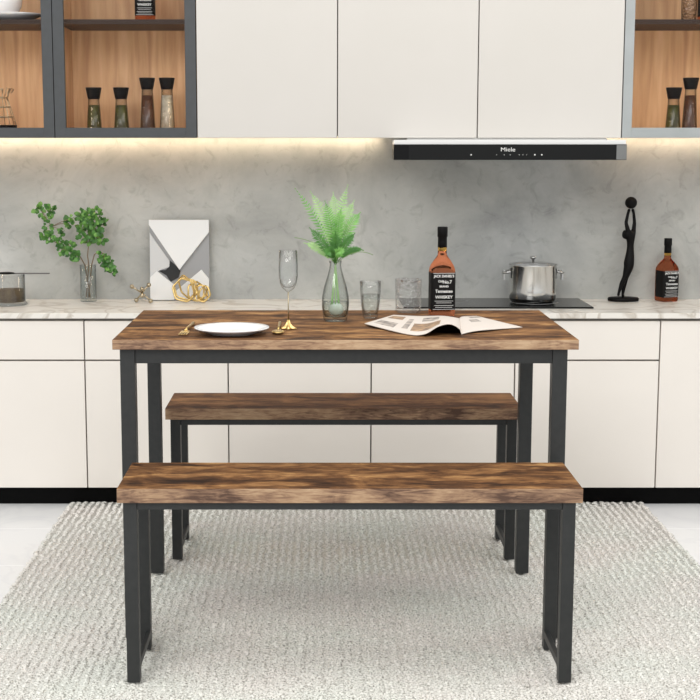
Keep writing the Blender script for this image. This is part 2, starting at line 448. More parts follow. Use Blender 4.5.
def glass_unit(x0, x1, label, fm, st, flabel, shelf_z=1.615):
    t = thing('display_cabinet', label, 'cabinet', ((x0+x1)/2, YU+.15, ZU))
    w = (x1-x0)/2; f = -.15; H = ZT-ZU; D = YW-YU-.15-.002; T = .012
    bm = BM()
    box(bm, -w, -w+T, f+.021, D, .010, H); box(bm, w-T, w, f+.021, D, .010, H)
    box(bm, -w+T, w-T, f+.021, D, .010, T+.004); box(bm, -w+T, w-T, f+.021, D, H-T, H)
    box(bm, -w, w, f+.021, f+.031, .0005, .010)
    link('body', bm, M['oak'], t)
    part('back_panel', M['oak'], t, (-w+T, w-T, D-.006, D, T+.004, H-T))
    sz = shelf_z-ZU
    sh = part('shelf', M['shelf'], t, (-w+T, w-T, f+.04, D-.006, sz, sz+.016), bevel=.001)
    for s in (-1, 1):
        xa, xb = sorted((s*(w-T), s*(w-T-.006)))
        part('side_light', M['led_in'], t, (xa, xb, f+.024, f+.034, T+.01, sz-.004))
    part('cabinet_light', M['led_in'], t, (-w+T+.02, w-T-.02, f+.055, f+.063, H-T-.004, H-T))
    g = .0012
    bm = BM(); r = .034
    box(bm, -w+g, -w+st, f, f+.02, 0, H); box(bm, w-st, w-g, f, f+.02, 0, H)
    box(bm, -w+st, w-st, f, f+.02, 0, r); box(bm, -w+st, w-st, f, f+.02, H-r, H)
    d = link('door_frame', bm, fm, t, bevel=.0008, label=flabel)
    part('glass_pane', M['pane'], d, (-w+st, w-st, f+.009, f+.012, r, H-r))
glass_unit(-1.362, -.8885, 'dark framed glass cabinet at the left edge, with white bowl inside', M['anod'], .037, 'dark grey metal frame')
glass_unit(-.8885, -.4085, 'dark framed glass cabinet holding four black-lidded jars', M['anod'], .0375, 'dark grey metal frame')
glass_unit(1.0255, 1.4985, 'silver framed glass cabinet at the right edge', M['alu'], .033, 'silver metal frame')

def led_run(x0, x1, label):
    o = part('led_strip_light', [M['led']], None, (x0, x1, YW-.040, YW-.026, ZU+.0045, ZU+.0095))
    tag(o, label, 'light')
led_run(-1.34, .225, 'warm glowing strip light under the left wall cabinets')
led_run(1.035, 1.49, 'warm glowing strip light under the silver framed cabinet')

# ------------------------------------------------------------------ range hood
hx0, hx1, hy = .252, 1.027, 4.72
t = thing('range_hood', 'slim black and white range hood under the ivory cabinets', 'range hood', ((hx0+hx1)/2, hy, 1.163))
w = (hx1-hx0)/2
part('body', M['whitem'], t, (-w+.002, w, .012, .14, .0512, .066), (-w+.05, w-.05, .09, .13, .066, .0725), bevel=.001, label='pale top casing')
part('lower_body', M['hoodface'], t, (-w+.001, w-.001, .012, .14, .002, .051))
part('duct_housing', M['steel_b'], t, (-.2, .2, .14, YW-hy-.003, .006, .060))
fp = part('front_panel', M['hoodface'], t, (-w, w, 0, .012, 0, .0512), bevel=.001, label='glossy black front panel')
part('end_trim', M['grim'], fp, (w-.034, w+.0004, -.001, .011, .0015, .0495))
part('end_trim', M['blackg'], fp, (-w-.0004, -w+.05, -.001, .011, .0015, .0495))
text_mesh('brand_lettering', 'Miele', .019, t, (-.008, -.0008, .034), M['txt'], 1.2, bold=.0)
for i, x in enumerate((-.13, -.045, -.02, .0, .03, .042, .055, .082, .105)):
    bm = BM(); r = .0026 if i in (0, 7, 8) else .0012
    sphere(bm, (x, -.0005, .017), r, 8, sq=(1, .4, 1)); link('control_button', bm, M['txt'], t)

# ------------------------------------------------------------------ cooktop and pot
t = thing('induction_cooktop', 'black glass cooktop set on the worktop under the hood', 'cooktop', (.625, 4.96, ZC))
part('glass_plate', M['blackg'], t, (-.33, .325, -.148, .142, .0005, .006), bevel=.001)
for (x, y, r) in ((.145, .02, .085), (-.16, .04, .07)):
    bm = BM(); tube(bm, [(x+r*math.cos(a*PI/24), y+r*math.sin(a*PI/24), .0062) for a in range(48)], .0006, 4, True)
    link('cooking_zone_mark', bm, M['grey'], t)

t = thing('cooking_pot', 'shiny stainless steel pot with two handles on the cooktop', 'pot', (.763, 4.975, ZC+.0066))
bm = BM()
lathe(bm, [(0,0), (.070,0), (.078,.004), (.0825,.016), (.084,.04), (.084,.128), (.087,.132), (.0865,.134), (.0825,.132), (.0815,.128), (.0815,.01), (0,.008)], seg=64)
link('pot_body', bm, M['steel'], t)
bm = BM()
lathe(bm, [(0,.1335), (.082,.1335), (.0825,.136), (.05,.141), (.012,.143), (0,.143)], seg=48)
l = link('lid', bm, M['pane'], t, label='clear glass lid')
bm = BM(); lathe(bm, [(0,.143), (.004,.143), (.004,.150), (.011,.155), (.011,.160), (0,.162)], seg=20); link('knob', bm, M['steel_b'], l)
for s in (-1, 1):
    bm = BM(); pts = []
    for k in range(13):
        a = PI*k/12; pts.append((s*(.083+.024*math.sin(a)**.7), -.024*math.cos(a), .108-.022*math.sin(a)+.018*math.sin(a)))
    tube(bm, pts, .0042, 8)
    box(bm, s*.103-.003, s*.103+.003, -.013, .013, .078, .112)
    link('handle', bm, M['steel_b'], t, bevel=.001)

# ------------------------------------------------------------------ rug
bm = BM()
rx0, rx1, ry0, ry1 = -.857, 1.120, 2.35, 4.715
rng = random.Random(3)
sp = .0225; ncol = int((rx1-rx0)/sp); nrow = int((ry1-ry0)/.015)
import array
# unit blob
tb = bmesh.new(); bmesh.ops.create_icosphere(tb, subdivisions=1, radius=1)
uv_ = [tuple(v.co) for v in tb.verts]; uf_ = [[v.index for v in f.verts] for f in tb.faces]; tb.free()
V, F = [], []
def slab(x0, x1, y0, y1, z0, z1):
    b = len(V)
    for z in (z0, z1):
        for y in (y0, y1):
            for x in (x0, x1): V.append((x, y, z))
    for f in ((0,2,3,1), (4,5,7,6), (0,1,5,4), (2,6,7,3), (0,4,6,2), (1,3,7,5)): F.append([b+i for i in f])
slab(rx0+.006, rx1-.006, ry0+.006, ry1-.004, FLOOR+.0003, -.0048)
for i in range(ncol+1):
    cx = rx0+(i+.5)*(rx1-rx0)/(ncol+1); ph = rng.random()
    for j in range(nrow+1):
        side = 1 if (i % 2) else -1
        x = cx+rng.uniform(-.0034, .0034)+.002*math.sin(j*.9+i*1.7); y = ry0+(j+ph)*.015*((ry1-ry0)/(.015*(nrow+1)))+rng.uniform(-.002, .002)
        if y > ry1-.004: y = ry1-.004
        a = side*.75+rng.uniform(-.3, .3); L = .0122*rng.uniform(.8, 1.1); W = .0080*rng.uniform(.8, 1.15); Hh = .0052*rng.uniform(.6, 1.08)
        ca, sa = math.cos(a), math.sin(a); b = len(V)
        for (p, q, r) in uv_:
            lx, ly = p*W, q*L
            V.append((x+lx*ca-ly*sa, y+lx*sa+ly*ca, -.0058+r*Hh))
        for f in uf_: F.append([b+k for k in f])
me = bpy.data.meshes.new('rug'); me.from_pydata(V, [], F); me.materials.append(M['rug'])
me.polygons.foreach_set('use_smooth', [True]*len(me.polygons)); me.update()
o = bpy.data.objects.new('rug', me); COL.objects.link(o)
tag(o, 'large pale grey braided rug under the table and both benches', 'rug')

# ------------------------------------------------------------------ table and benches
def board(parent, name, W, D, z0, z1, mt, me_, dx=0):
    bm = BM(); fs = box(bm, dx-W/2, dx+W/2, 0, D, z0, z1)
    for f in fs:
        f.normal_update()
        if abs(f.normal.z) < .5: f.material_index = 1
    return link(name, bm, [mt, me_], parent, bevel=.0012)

TX, TY, TW, TD = .062, 3.331, 1.118, .6015
t = thing('dining_table', 'tall rustic brown board table with a black metal frame', 'table', (TX, TY, 0))
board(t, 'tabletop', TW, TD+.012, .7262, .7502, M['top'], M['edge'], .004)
lw = .036; ix = .0195; iy = .016; zt = .726
x0 = -TW/2+ix; x1 = TW/2-ix; y0 = iy; y1 = TD-iy
part('apron', M['iron'], t, (x0+lw, x1-lw, y0+.004, y0+.030, zt-.036, zt), bevel=.001)
part('apron', M['iron'], t, (x0+lw, x1-lw, y1-.030, y1-.004, zt-.036, zt), bevel=.001)
part('side_rail', M['iron'], t, (x0+.004, x0+.030, y0+lw, y1-lw, zt-.036, zt), bevel=.001)
part('side_rail', M['iron'], t, (x1-.030, x1-.004, y0+lw, y1-lw, zt-.036, zt), bevel=.001)
for xa in (x0, x1-lw):
    for ya in (y0, y1-lw):
        part('leg', M['iron'], t, (xa, xa+lw, ya, ya+lw, .0006, zt), bevel=.0015)
        # small fixing stub at the top

def bench(label, X, Y, mt):
    W, D, z = 1.031, .2615, .4557
    t = thing('bench', label, 'bench', (X, Y, 0), group=None)
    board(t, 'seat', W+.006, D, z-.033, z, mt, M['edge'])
    l = .029; ix = .0105; x0 = -W/2+ix; x1 = W/2-ix; y0 = .010; y1 = D-.012; zt = z-.0332
    part('apron', M['iron'], t, (x0+l, x1-l, y0+.003, y0+.022, zt-.018, zt), bevel=.001)
    part('apron', M['iron'], t, (x0+l, x1-l, y1-.022, y1-.003, zt-.018, zt), bevel=.001)
    for xa, s in ((x0, 1), (x1-l, -1)):
        for ya in (y0, y1-l):
            part('leg', M['iron'], t, (xa, xa+l, ya, ya+l, .0006, zt), bevel=.0012)
        part('side_rail', M['iron'], t, (xa+.003, xa+l-.003, y0+l, y1-l, zt-.02, zt), bevel=.001)
        xr = xa+l-.012 if s > 0 else xa
        part('foot_rail', M['iron'], t, (xr, xr+.012, y0+l, y1-l, .030, .048), bevel=.001)
    return t
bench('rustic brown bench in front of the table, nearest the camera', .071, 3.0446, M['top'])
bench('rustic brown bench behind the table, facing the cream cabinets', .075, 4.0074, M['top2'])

# ------------------------------------------------------------------ things on the table
ZT_ = .75
t = thing('plate', 'white round dinner plate near the left end of the table', 'plate', (-.213, 3.442, ZT_))
bm = BM(); lathe(bm, [(0,.0006), (.055,.0006), (.058,.003), (.083,.012), (.0925,.0155), (.0925,.0175), (.083,.0150), (.058,.0065), (.054,.006), (0,.006)], seg=64)
link('plate_body', bm, M['white'], t)
def cutlery(name, label, cat, loc, rot, kind):
    t = thing(name, label, cat, loc, rot)
    bm = BM(); pts = []; n = 14
    tube(bm, [(0, y, z) for y, z in ((.035,.006), (.06,.010), (.10,.007), (.15,.0045), (.19,.004))], [.0028,.0025,.003,.0042,.0048], 8)
    link('handle', bm, M['gold'], t)
    bm = BM()
    if kind == 'fork':
        box(bm, -.0105, .0105, .008, .034, .003, .0055)
        for k in range(4): box(bm, -.0105+k*.0059, -.0072+k*.0059, -.03, .010, .003, .0052)
        box(bm, -.004, .004, .030, .042, .0035, .008)
        link('tines', bm, M['gold'], t, bevel=.0006)
    else:
        sphere(bm, (0, .010, .0052), .026, 16, sq=(.62, 1, .16)); link('spoon_bowl', bm, M['gold'], t)
    return t
cutlery('fork', 'gold fork lying to the left of the white plate', 'fork', (-.329, 3.425, ZT_+.0006), -.03, 'fork')
cutlery('spoon', 'gold spoon lying to the right of the white plate', 'spoon', (-.099, 3.43, ZT_+.0006), .0, 'spoon')

t = thing('champagne_glass', 'tall clear stemmed glass with a gold star-shaped foot', 'glass', (-.075, 3.534, ZT_))
bm = BM(); lathe(bm, [(.0022,.094), (.008,.098), (.0155,.104), (.0215,.116), (.0240,.135), (.0240,.16), (.0225,.1995), (.0217,.1995), (.0231,.16), (.0231,.135), (.0205,.118), (.012,.107), (0,.104)], seg=40)
link('bowl', bm, M['glass'], t)
bm = BM(); tube(bm, [(0,0,.014), (0,0,.05), (0,0,.095)], [.0022,.0016,.0022], 10); link('stem', bm, M['champ'], t, label='thin shiny stem')
bm = BM(); lathe(bm, [(0,.0006), (.022,.0006), (.022,.003), (.012,.008), (.006,.015), (.003,.024), (0,.024)], seg=50, shape=lambda a: .78+.22*math.cos(5*a+PI/2)); link('foot', bm, M['gold'], t, label='gold star-shaped foot')

# fern vase
VX, VY = .046, 3.698
t = thing('glass_vase', 'bulbous clear glass bottle vase holding the fern', 'vase', (VX, VY, ZT_))
prof = [(0,.0006), (.028,.0006), (.031,.004), (.0335,.02), (.0362,.042), (.0355,.065), (.030,.092), (.022,.118), (.0165,.138), (.0150,.150), (.0170,.160)]
inner = [(.0158,.160), (.0138,.150), (.0152,.138), (.0205,.118), (.0285,.092), (.034,.065), (.0348,.042), (.032,.022), (.028,.012), (0,.010)]
bm = BM(); lathe(bm, prof+inner, seg=48); link('vase_body', bm, M['glassv'], t)
bm = BM(); lathe(bm, [(0,.0105), (.027,.0125), (.0312,.022), (.0338,.042), (.0335,.052), (0,.052)], seg=40); link('water', bm, M['water'], t, label='water in the base')
t = thing('vase_pebble', 'pale round pebble lying inside the fern vase', 'pebble', (VX+.002, VY-.003, ZT_+.0125))
bm = BM(); sphere(bm, (0, 0, .0185), .0185, 20, sq=(1.05,.9,1)); link('stone', bm, M['pebble'], t)

def bez(p0, p1, p2, n):
    return [(1-t_)**2*Vector(p0)+2*t_*(1-t_)*Vector(p1)+t_*t_*Vector(p2) for t_ in [k/(n-1) for k in range(n)]]

t = thing('fern_bunch', 'bright green fern fronds standing in the bulbous glass vase', 'plant', (VX, VY, ZT_+.15))
fr = random.Random(5)
def frond(tip, ctrl, wid, mat, start=.22, n=27, face=0.0):
    """arching midrib with two rows of narrow leaflets; face turns the leaf plane about the vertical"""
    bm = BM(); pts = bez((0,0,0), ctrl, tip, n)
    tube(bm, pts, [.0014*(1-k/n*.75) for k in range(n)], 5)
    for k in range(n):
        u = k/(n-1)
        if u < start: continue
        s = (u-start)/(1-start); L = wid*math.sin(PI*min(1, .12+s*.95))**.7
        if L < .002: L = .002
        tg = (pts[min(k+1, n-1)]-pts[max(k-1, 0)]).normalized()
        view = Vector((math.sin(face), -math.cos(face), .25)).normalized()
        side = tg.cross(view).normalized()
        for sg in (-1, 1):
            for sub in (0,):
                if k+1 >= n and sub: continue
                p = pts[k].lerp(pts[min(k+1, n-1)], sub)
                d = (side*sg+tg*.55+Vector((fr.uniform(-.1,.1), fr.uniform(-.25,.1), fr.uniform(-.1,.1)))).normalized()
                q = d.cross(view).normalized()*(.0017+.0008*(1-s))
                e = p+d*L*fr.uniform(.85, 1.1)+view*(-.12*L)
                m_ = p.lerp(e, .4)+view*.001
                vs = [bm.verts.new(x) for x in (p-q*.5, m_-q, e, m_+q, p+q*.5)]
                bm.faces.new(vs)
    link('frond', bm, mat, t, fix=False)
Z0 = ZT_+.15
def tip(x, z, y=0): return (x-VX, y, z-Z0)
frond(tip(-.060, 1.098, .02), (-.028, 0, .10), .020, M['fern'], face=.5)
frond(tip(-.020, 1.092, -.03), (-.018, -.01, .12), .024, M['fern2'], face=-.2)
frond(tip(.018, 1.068, -.05), (-.006, -.03, .10), .026, M['fern'], face=.1)
frond(tip(.040, 1.088, .03), (.0, .02, .12), .026, M['fern2'], face=-.4)
frond(tip(.078, 1.108, 0), (.004, 0, .12), .020, M['fern2'], face=.2)
frond(tip(.060, 1.050, -.04), (.004, -.03, .10), .026, M['fern'], face=.4)
frond(tip(.112, 1.036, .02), (.030, .01, .10), .024, M['fern'], face=-.3)
frond(tip(.096, 1.066, .05), (.020, .04, .11), .022, M['fern2'], face=.1)
frond(tip(-.022, 1.000, -.06), (-.030, -.04, .06), .020, M['fernd'], face=.2)
frond(tip(.095, .985, -.06), (.020, -.04, .06), .020, M['fernd'], face=-.2)
frond(tip(-.036, .958, -.02), (-.030, -.01, .045), .017, M['fern2'])
frond(tip(.120, .936, .02), (.035, .01, .050), .014, M['fernd'])
frond(tip(.060, .930, -.075), (.010, -.05, .055), .020, M['fern'])
frond(tip(.020, .928, -.070), (-.010, -.05, .055), .020, M['fernd'])
frond(tip(.045, .99, -.055), (.0, -.03, .05), .022, M['fernd'])
bm = BM(); tube(bm, bez((0,0,0), (-.03,0,.062), tip(-.062, .971), 12), .0009, 5); tube(bm, bez((0,0,0), (.05,0,.05), tip(.145, .925), 12), .0009, 5)
link('tendril', bm, M['gstem'], t)
bm = BM()
for k in range(8):
    a = k*PI/4; tube(bm, bez((0,0,.004), (.004*math.cos(a), .004*math.sin(a), -.04), (.012*math.cos(a), .012*math.sin(a), -.115), 8), .0017, 5)
link('stems', bm, M['fern2'], t)

# tumblers
t = thing('water_tumbler', 'clear faceted tumbler of water between the fern vase and patterned tumbler', 'glass', (.141, 3.765, ZT_))
fac = lambda a: 1-.035*abs(math.sin(4*a))
bm = BM(); lathe(bm, [(0,.0006), (.0185,.0006), (.020,.004), (.0255,.04), (.0280,.075), (.0285,.100), (.0270,.100), (.0265,.075), (.0240,.04), (.0185,.010), (0,.008)], seg=64, shape=fac); link('tumbler_body', bm, M['glass'], t)
bm = BM(); lathe(bm, [(0,.0085), (.018,.0105), (.0232,.04), (.0252,.064), (0,.064)], seg=64, shape=fac); link('water', bm, M['water'], t)
t = thing('patterned_tumbler', 'straight textured glass tumbler beside the whiskey bottle on the table', 'glass', (.252, 3.90, ZT_))
bm = BM(); lathe(bm, [(0,.0006), (.033,.0006), (.0355,.004), (.036,.02), (.0372,.093), (.0352,.093), (.034,.02), (.032,.010), (0,.009)], seg=48); link('tumbler_body', bm, M['glassp'], t)

# ------------------------------------------------------------------ whiskey bottle
def squarish(a, p=5.0):
    c, s = abs(math.cos(a)), abs(math.sin(a))
    return 1/((c**p+s**p)**(1/p))
def make_bottle(label, loc, rot=0):
    t = thing('whiskey_bottle', label, 'bottle', loc, rot)
    bm = BM(); seg = 64
    def rings(prof):
        prev = None
        for r, z, q in prof:
            ring = []
            for i in range(seg):
                a = 2*PI*i/seg; k = 1*(1-q)+squarish(a)*q
                ring.append(bm.verts.new((r*k*math.cos(a), r*k*math.sin(a), z)))
            if prev:
                for i in range(seg):
                    f = bm.faces.new((prev[i], prev[(i+1) % seg], ring[(i+1) % seg], ring[i])); f.smooth = True
            else: bm.faces.new(list(reversed(ring)))
            prev = ring
        bm.faces.new(prev)
    rings([(.032,.0006,1), (.0345,.003,1), (.0350,.008,1), (.0350,.120,1), (.0343,.128,.95), (.031,.138,.8), (.024,.150,.5), (.0165,.160,.2), (.0130,.166,0), (.0125,.176,0)])
    link('bottle_body', bm, M['whisky'], t)
    bm = BM(); lathe(bm, [(0,.1762), (.0125,.1762), (.0127,.186), (0,.186)], seg=32); link('neck', bm, M['amberneck'], t)
    bm = BM(); lathe(bm, [(0,.186), (.0134,.186), (.0130,.200), (.0128,.214), (.0145,.215), (.0145,.240), (.0135,.242), (0,.242)], seg=32); link('cap', bm, M['black'], t)
    bm = BM()   # wrap-around label
    A = []; 
    for i in range(seg):
        a = 2*PI*i/seg
        if math.sin(a) > .55: continue
        A.append(a)
    A = sorted(A, key=lambda a: (a if a > PI*.6 else a+2*PI))
    lo = []; hi = []
    for a in A:
        k = squarish(a)*.0356; lo.append(bm.verts.new((k*math.cos(a), k*math.sin(a), .017))); hi.append(bm.verts.new((k*math.cos(a), k*math.sin(a), .119)))
    for i in range(len(A)-1):
        f = bm.faces.new((lo[i], lo[i+1], hi[i+1], hi[i])); f.smooth = True
    lb = link('label', bm, M['label'], t)
    y = -.0364
    text_mesh('label_lettering', "JACK DANIEL'S", .0098, lb, (0, y, .110), M['txt'], .88, bold=.0002)
    text_mesh('label_lettering', 'Old', .0085, lb, (-.010, y, .096), M['txt'], bold=.0001)
    text_mesh('label_lettering', 'No.7', .0125, lb, (.009, y, .094), M['txt'], bold=.0002)
    text_mesh('label_lettering', 'BRAND', .0070, lb, (0, y, .082), M['txt'], 1.1, bold=.0002)
    text_mesh('label_lettering', 'Tennessee', .0120, lb, (0, y, .069), M['txt'], .95, bold=.0002)
    text_mesh('label_lettering', 'WHISKEY', .0110, lb, (0, y, .053), M['txt'], 1.05, bold=.0002)
    for zz, ww in ((.042, .026), (.037, .022), (.030, .027), (.025, .024), (.1175, .031), (.0195, .031)):
        part('label_rule', M['txt'], lb, (-ww, ww, y-.0002, y+.0002, zz, zz+.0009))
    return t
b0 = make_bottle('whiskey bottle with black label standing on the table', (.339, 3.830, ZT_), .08); b0.scale = (.965, .965, 1)
b1 = dup(b0, (1.259, 5.055, ZC+.0005), 'whiskey bottle on the worktop right of the black figurine', rotz=.3); b1.scale = (.97, .97, .935)
b2 = dup(b0, (-.592, 4.93, 1.6315), 'whiskey bottle on the upper shelf of the dark framed cabinet', rotz=.05)
b3 = dup(b0, (1.345, 4.95, 1.6315), 'whiskey bottle on the upper shelf of the silver framed cabinet', rotz=.1)

# ------------------------------------------------------------------ magazine
t = thing('magazine', 'open magazine with curling left page lying on the table', 'magazine', (.31, 3.62, ZT_))
def crv(P, s):
    """piecewise catmull through (param,(x,y,z))"""
    for i in range(len(P)-1):
        if s <= P[i+1][0]+1e-9:
            a, b = P[i], P[i+1]; u = (s-a[0])/(b[0]-a[0])
            p0 = Vector(P[max(i-1, 0)][1]); p1 = Vector(a[1]); p2 = Vector(b[1]); p3 = Vector(P[min(i+2, len(P)-1)][1])
            return .5*((2*p1)+(-p0+p2)*u+(2*p0-5*p1+4*p2-p3)*u*u+(-p0+3*p1-3*p2+p3)*u**3)
def page(name, back, front, pics, flip=False, cover=True):
    bm = BM(); n = 28; m = 18; O = Vector((.31, 3.62, ZT_)); top = []; bot = []
    for i in range(n+1):
        s = i/n; B = crv(back, s); Fq = crv(front, s); ra = []; rb = []
        for j in range(m+1):
            p = B.lerp(Fq, j/m); p.z = max(p.z, ZT_+.0009)
            ra.append(bm.verts.new(p-O+Vector((0,0,.0016)))); rb.append(bm.verts.new(p-O))
        top.append(ra); bot.append(rb)
    for i in range(n):
        for j in range(m):
            f = bm.faces.new((top[i][j], top[i+1][j], top[i+1][j+1], top[i][j+1])); f.smooth = True
            s, v = (i+.5)/n, (j+.5)/m
            for (s0, s1, v0, v1, mi) in pics:
                if s0 < s < s1 and v0 < v < v1: f.material_index = mi
            f = bm.faces.new((bot[i][j], bot[i][j+1], bot[i+1][j+1], bot[i+1][j])); f.smooth = True; f.material_index = 2
    for i in range(n):
        for r1, r2, j in ((top, bot, 0), (bot, top, m)):
            bm.faces.new((r1[i][j], r2[i][j], r2[i+1][j], r1[i+1][j]))
    for j in range(m):
        for i in (0, n): bm.faces.new((top[i][j], bot[i][j], bot[i][j+1], top[i][j+1]))
    link(name, bm, [M['paper'], M['photo1'], M['cover'], M['photo2']], t)
Z = ZT_
page('page', [(0,(.206,3.800,Z+.003)), (.45,(.270,3.765,Z+.004)), (.8,(.335,3.735,Z+.008)), (1,(.378,3.73,Z+.002))],
     [(0,(.120,3.59,Z+.006)), (.45,(.215,3.42,Z+.002)), (.62,(.258,3.385,Z+.006)), (.78,(.292,3.39,Z+.024)), (.88,(.322,3.40,Z+.029)), (.96,(.346,3.41,Z+.016)), (1,(.352,3.42,Z+.001))],
     [(.06,.30,.10,.36,1), (.08,.30,.55,.84,3), (.46,.78,.46,.84,1), (.52,.76,.12,.32,3), (.34,.42,.2,.8,3)])
page('page', [(0,(.378,3.73,Z+.002)), (.3,(.39,3.755,Z+.004)), (1,(.43,3.79,Z+.0012))],
     [(0,(.352,3.42,Z+.0012)), (.3,(.40,3.46,Z+.005)), (1,(.521,3.553,Z+.001))],
     [(.35,.62,.25,.42,3), (.5,.9,.05,.16,3)])

# ------------------------------------------------------------------ worktop things
# grain jar
t = thing('glass_jar', 'wide glass jar half full of brown grain at the left end of worktop', 'jar', (-1.086, 4.925, ZC+.0003))
bm = BM(); lathe(bm, [(0,.0004), (.056,.0004), (.062,.004), (.060,.009), (.0545,.012), (.0545,.108), (.0525,.108), (.0525,.013), (0,.012)], seg=48); link('jar_body', bm, M['glass'], t)
bm = BM(); lathe(bm, [(0,.0125), (.0515,.0125), (.0515,.056), (0,.058)], seg=40); link('grain', bm, M['grain'], t, label='brown grain filling')
t = thing('long_spoon', 'flat dark metal spoon laid across the rim of the grain jar', 'spoon', (-1.086, 4.925, ZC+.1085))
bm = BM(); box(bm, -.02, .143, -.006, .006, .0012, .0055); link('handle', bm, M['darkmetal'], t, bevel=.001)
bm = BM(); sphere(bm, (-.012, 0, .0042), .034, 20, sq=(1, .8, .12)); link('spoon_bowl', bm, M['black'], t, label='black bowl of the spoon')

# leafy branches in cylinder vase
BX, BY = -.828, 5.045
t = thing('cylinder_vase', 'narrow clear cylinder vase holding leafy branches on the worktop', 'vase', (BX, BY, ZC+.0003))
bm = BM(); lathe(bm, [(0,.0004), (.0285,.0004), (.029,.003), (.029,.132), (.0275,.132), (.0275,.009), (0,.008)], seg=40); link('vase_body', bm, M['glassc'], t)
def leaf(bm, p, d, L, rr, mi):
    d = Vector(d).normalized(); up = Vector((rr.uniform(-.6,.6), -1, rr.uniform(-.2,.9))).normalized()
    s = d.cross(up).normalized(); nrm = s.cross(d)
    mid = [p+d*L*u+nrm*.12*L*math.sin(u*PI) for u in (0, .25, .55, .8, 1)]
    wd = (.02, .42, .40, .24, 0); l = []; r = []
    for q, w_ in zip(mid, wd): l.append(bm.verts.new(q+s*w_*L-nrm*w_*L*.25)); r.append(bm.verts.new(q-s*w_*L-nrm*w_*L*.25))
    c = [bm.verts.new(q) for q in mid]
    for k in range(4):
        for A in ((l[k], c[k], c[k+1], l[k+1]), (c[k], r[k], r[k+1], c[k+1])):
            f = bm.faces.new(A); f.smooth = True; f.material_index = mi
def branch(label, path, clusters, seed):
    rr = random.Random(seed)
    t = thing('leafy_branch', label, 'branch', (BX, BY, ZC+.012))
    O = Vector((BX, BY, ZC+.012))
    bm = BM(); n = len(path); P = [Vector(p)-O for p in path]
    tube(bm, P, [.0026*(1-.6*i/n) for i in range(n)], 6)
    lm = BM()
    for (x, z, rad, cnt) in clusters:
        c = Vector((x, BY-.03+rr.uniform(-.015,.02), z))-O
        near = min(P[2:], key=lambda q: (q-c).length)
        tube(bm, [near, near.lerp(c, .5)+Vector((0,0,.003)), c], [.0012,.001,.0008], 4)
        for k in range(int(cnt*2.3)):
            dd = Vector((rr.gauss(0,1), rr.gauss(0,.55)-.15, rr.gauss(0,1))).normalized()
            st = c+Vector((dd.x*rad*rr.random(), dd.y*.6*rad*rr.random(), dd.z*rad*rr.random()))
            leaf(lm, st, dd, rr.uniform(.011,.021), rr, 0 if rr.random() < .65 else 1)
    for v in lm.verts:
        if v.co.y+BY > YW-.006: v.co.y = YW-.006-BY
    link('stem', bm, M['stem'], t); link('leaves', lm, [M['leaf'], M['leaf2']], t, fix=False)
yb = BY-.02
branch('leafy branch arching far left out of the cylinder vase', [(BX+.006,BY,ZC+.014), (BX-.010,BY,ZC+.13), (-.85,yb,.815), (-.90,yb,.842), (-.955,yb,.88), (-.95,yb,.925), (-.985,yb,.978)],
       [(-.992,.985,.016,9), (-.950,.985,.016,9), (-.968,.958,.010,5), (-.965,.925,.008,3), (-.976,.898,.016,9), (-.955,.882,.016,10), (-.918,.868,.016,10), (-.918,.842,.014,8), (-.888,.858,.016,9), (-.882,.832,.016,10), (-.862,.818,.013,8), (-.908,.905,.012,5), (-.888,.938,.016,9), (-.872,.955,.010,5)], 11)
branch('tall dense leafy branch rising from the right of the cylinder vase', [(BX-.008,BY,ZC+.014), (BX+.004,BY,ZC+.13), (-.825,yb,.82), (-.82,yb,.86), (-.815,yb,.91), (-.80,yb,.97)],
       [(-.838,.968,.014,8), (-.812,.968,.018,10), (-.788,.975,.016,10), (-.82,.94,.018,10), (-.795,.945,.018,10), (-.772,.94,.014,7), (-.842,.92,.016,9), (-.815,.915,.018,10), (-.79,.915,.014,8), (-.838,.885,.016,9), (-.812,.882,.016,9), (-.788,.885,.016,10), (-.772,.876,.010,6)], 12)
branch('short drooping leafy branch at the right of the cylinder vase', [(BX,BY,ZC+.014), (BX+.014,BY,ZC+.132), (-.80,yb,.825), (-.782,yb,.835), (-.762,yb,.825), (-.748,yb,.79)],
       [(-.772,.828,.008,4), (-.765,.812,.013,8), (-.752,.80,.013,9), (-.748,.782,.012,8), (-.736,.765,.010,7), (-.775,.795,.008,4)], 13)

# jack ornament
t = thing('jack_ornament', 'small nickel jack-shaped ornament left of the white artwork', 'ornament', (-.628, 4.99, ZC))
bm = BM(); c = Vector((0, 0, .036)); dirs = [Vector((.032,-.012,-.027)), Vector((-.034,-.012,.024)), Vector((.024,.008,.028)), Vector((-.022,.012,-.027)), Vector((.005,-.034,-.006)), Vector((-.004,.034,.01))]
for d in dirs: tube(bm, [c, c+d], .0030, 8)
link('rods', bm, M['champ'], t)
for d in dirs:
    bm = BM(); sphere(bm, c+d, .0082, 14); link('ball', bm, M['champ'], t)

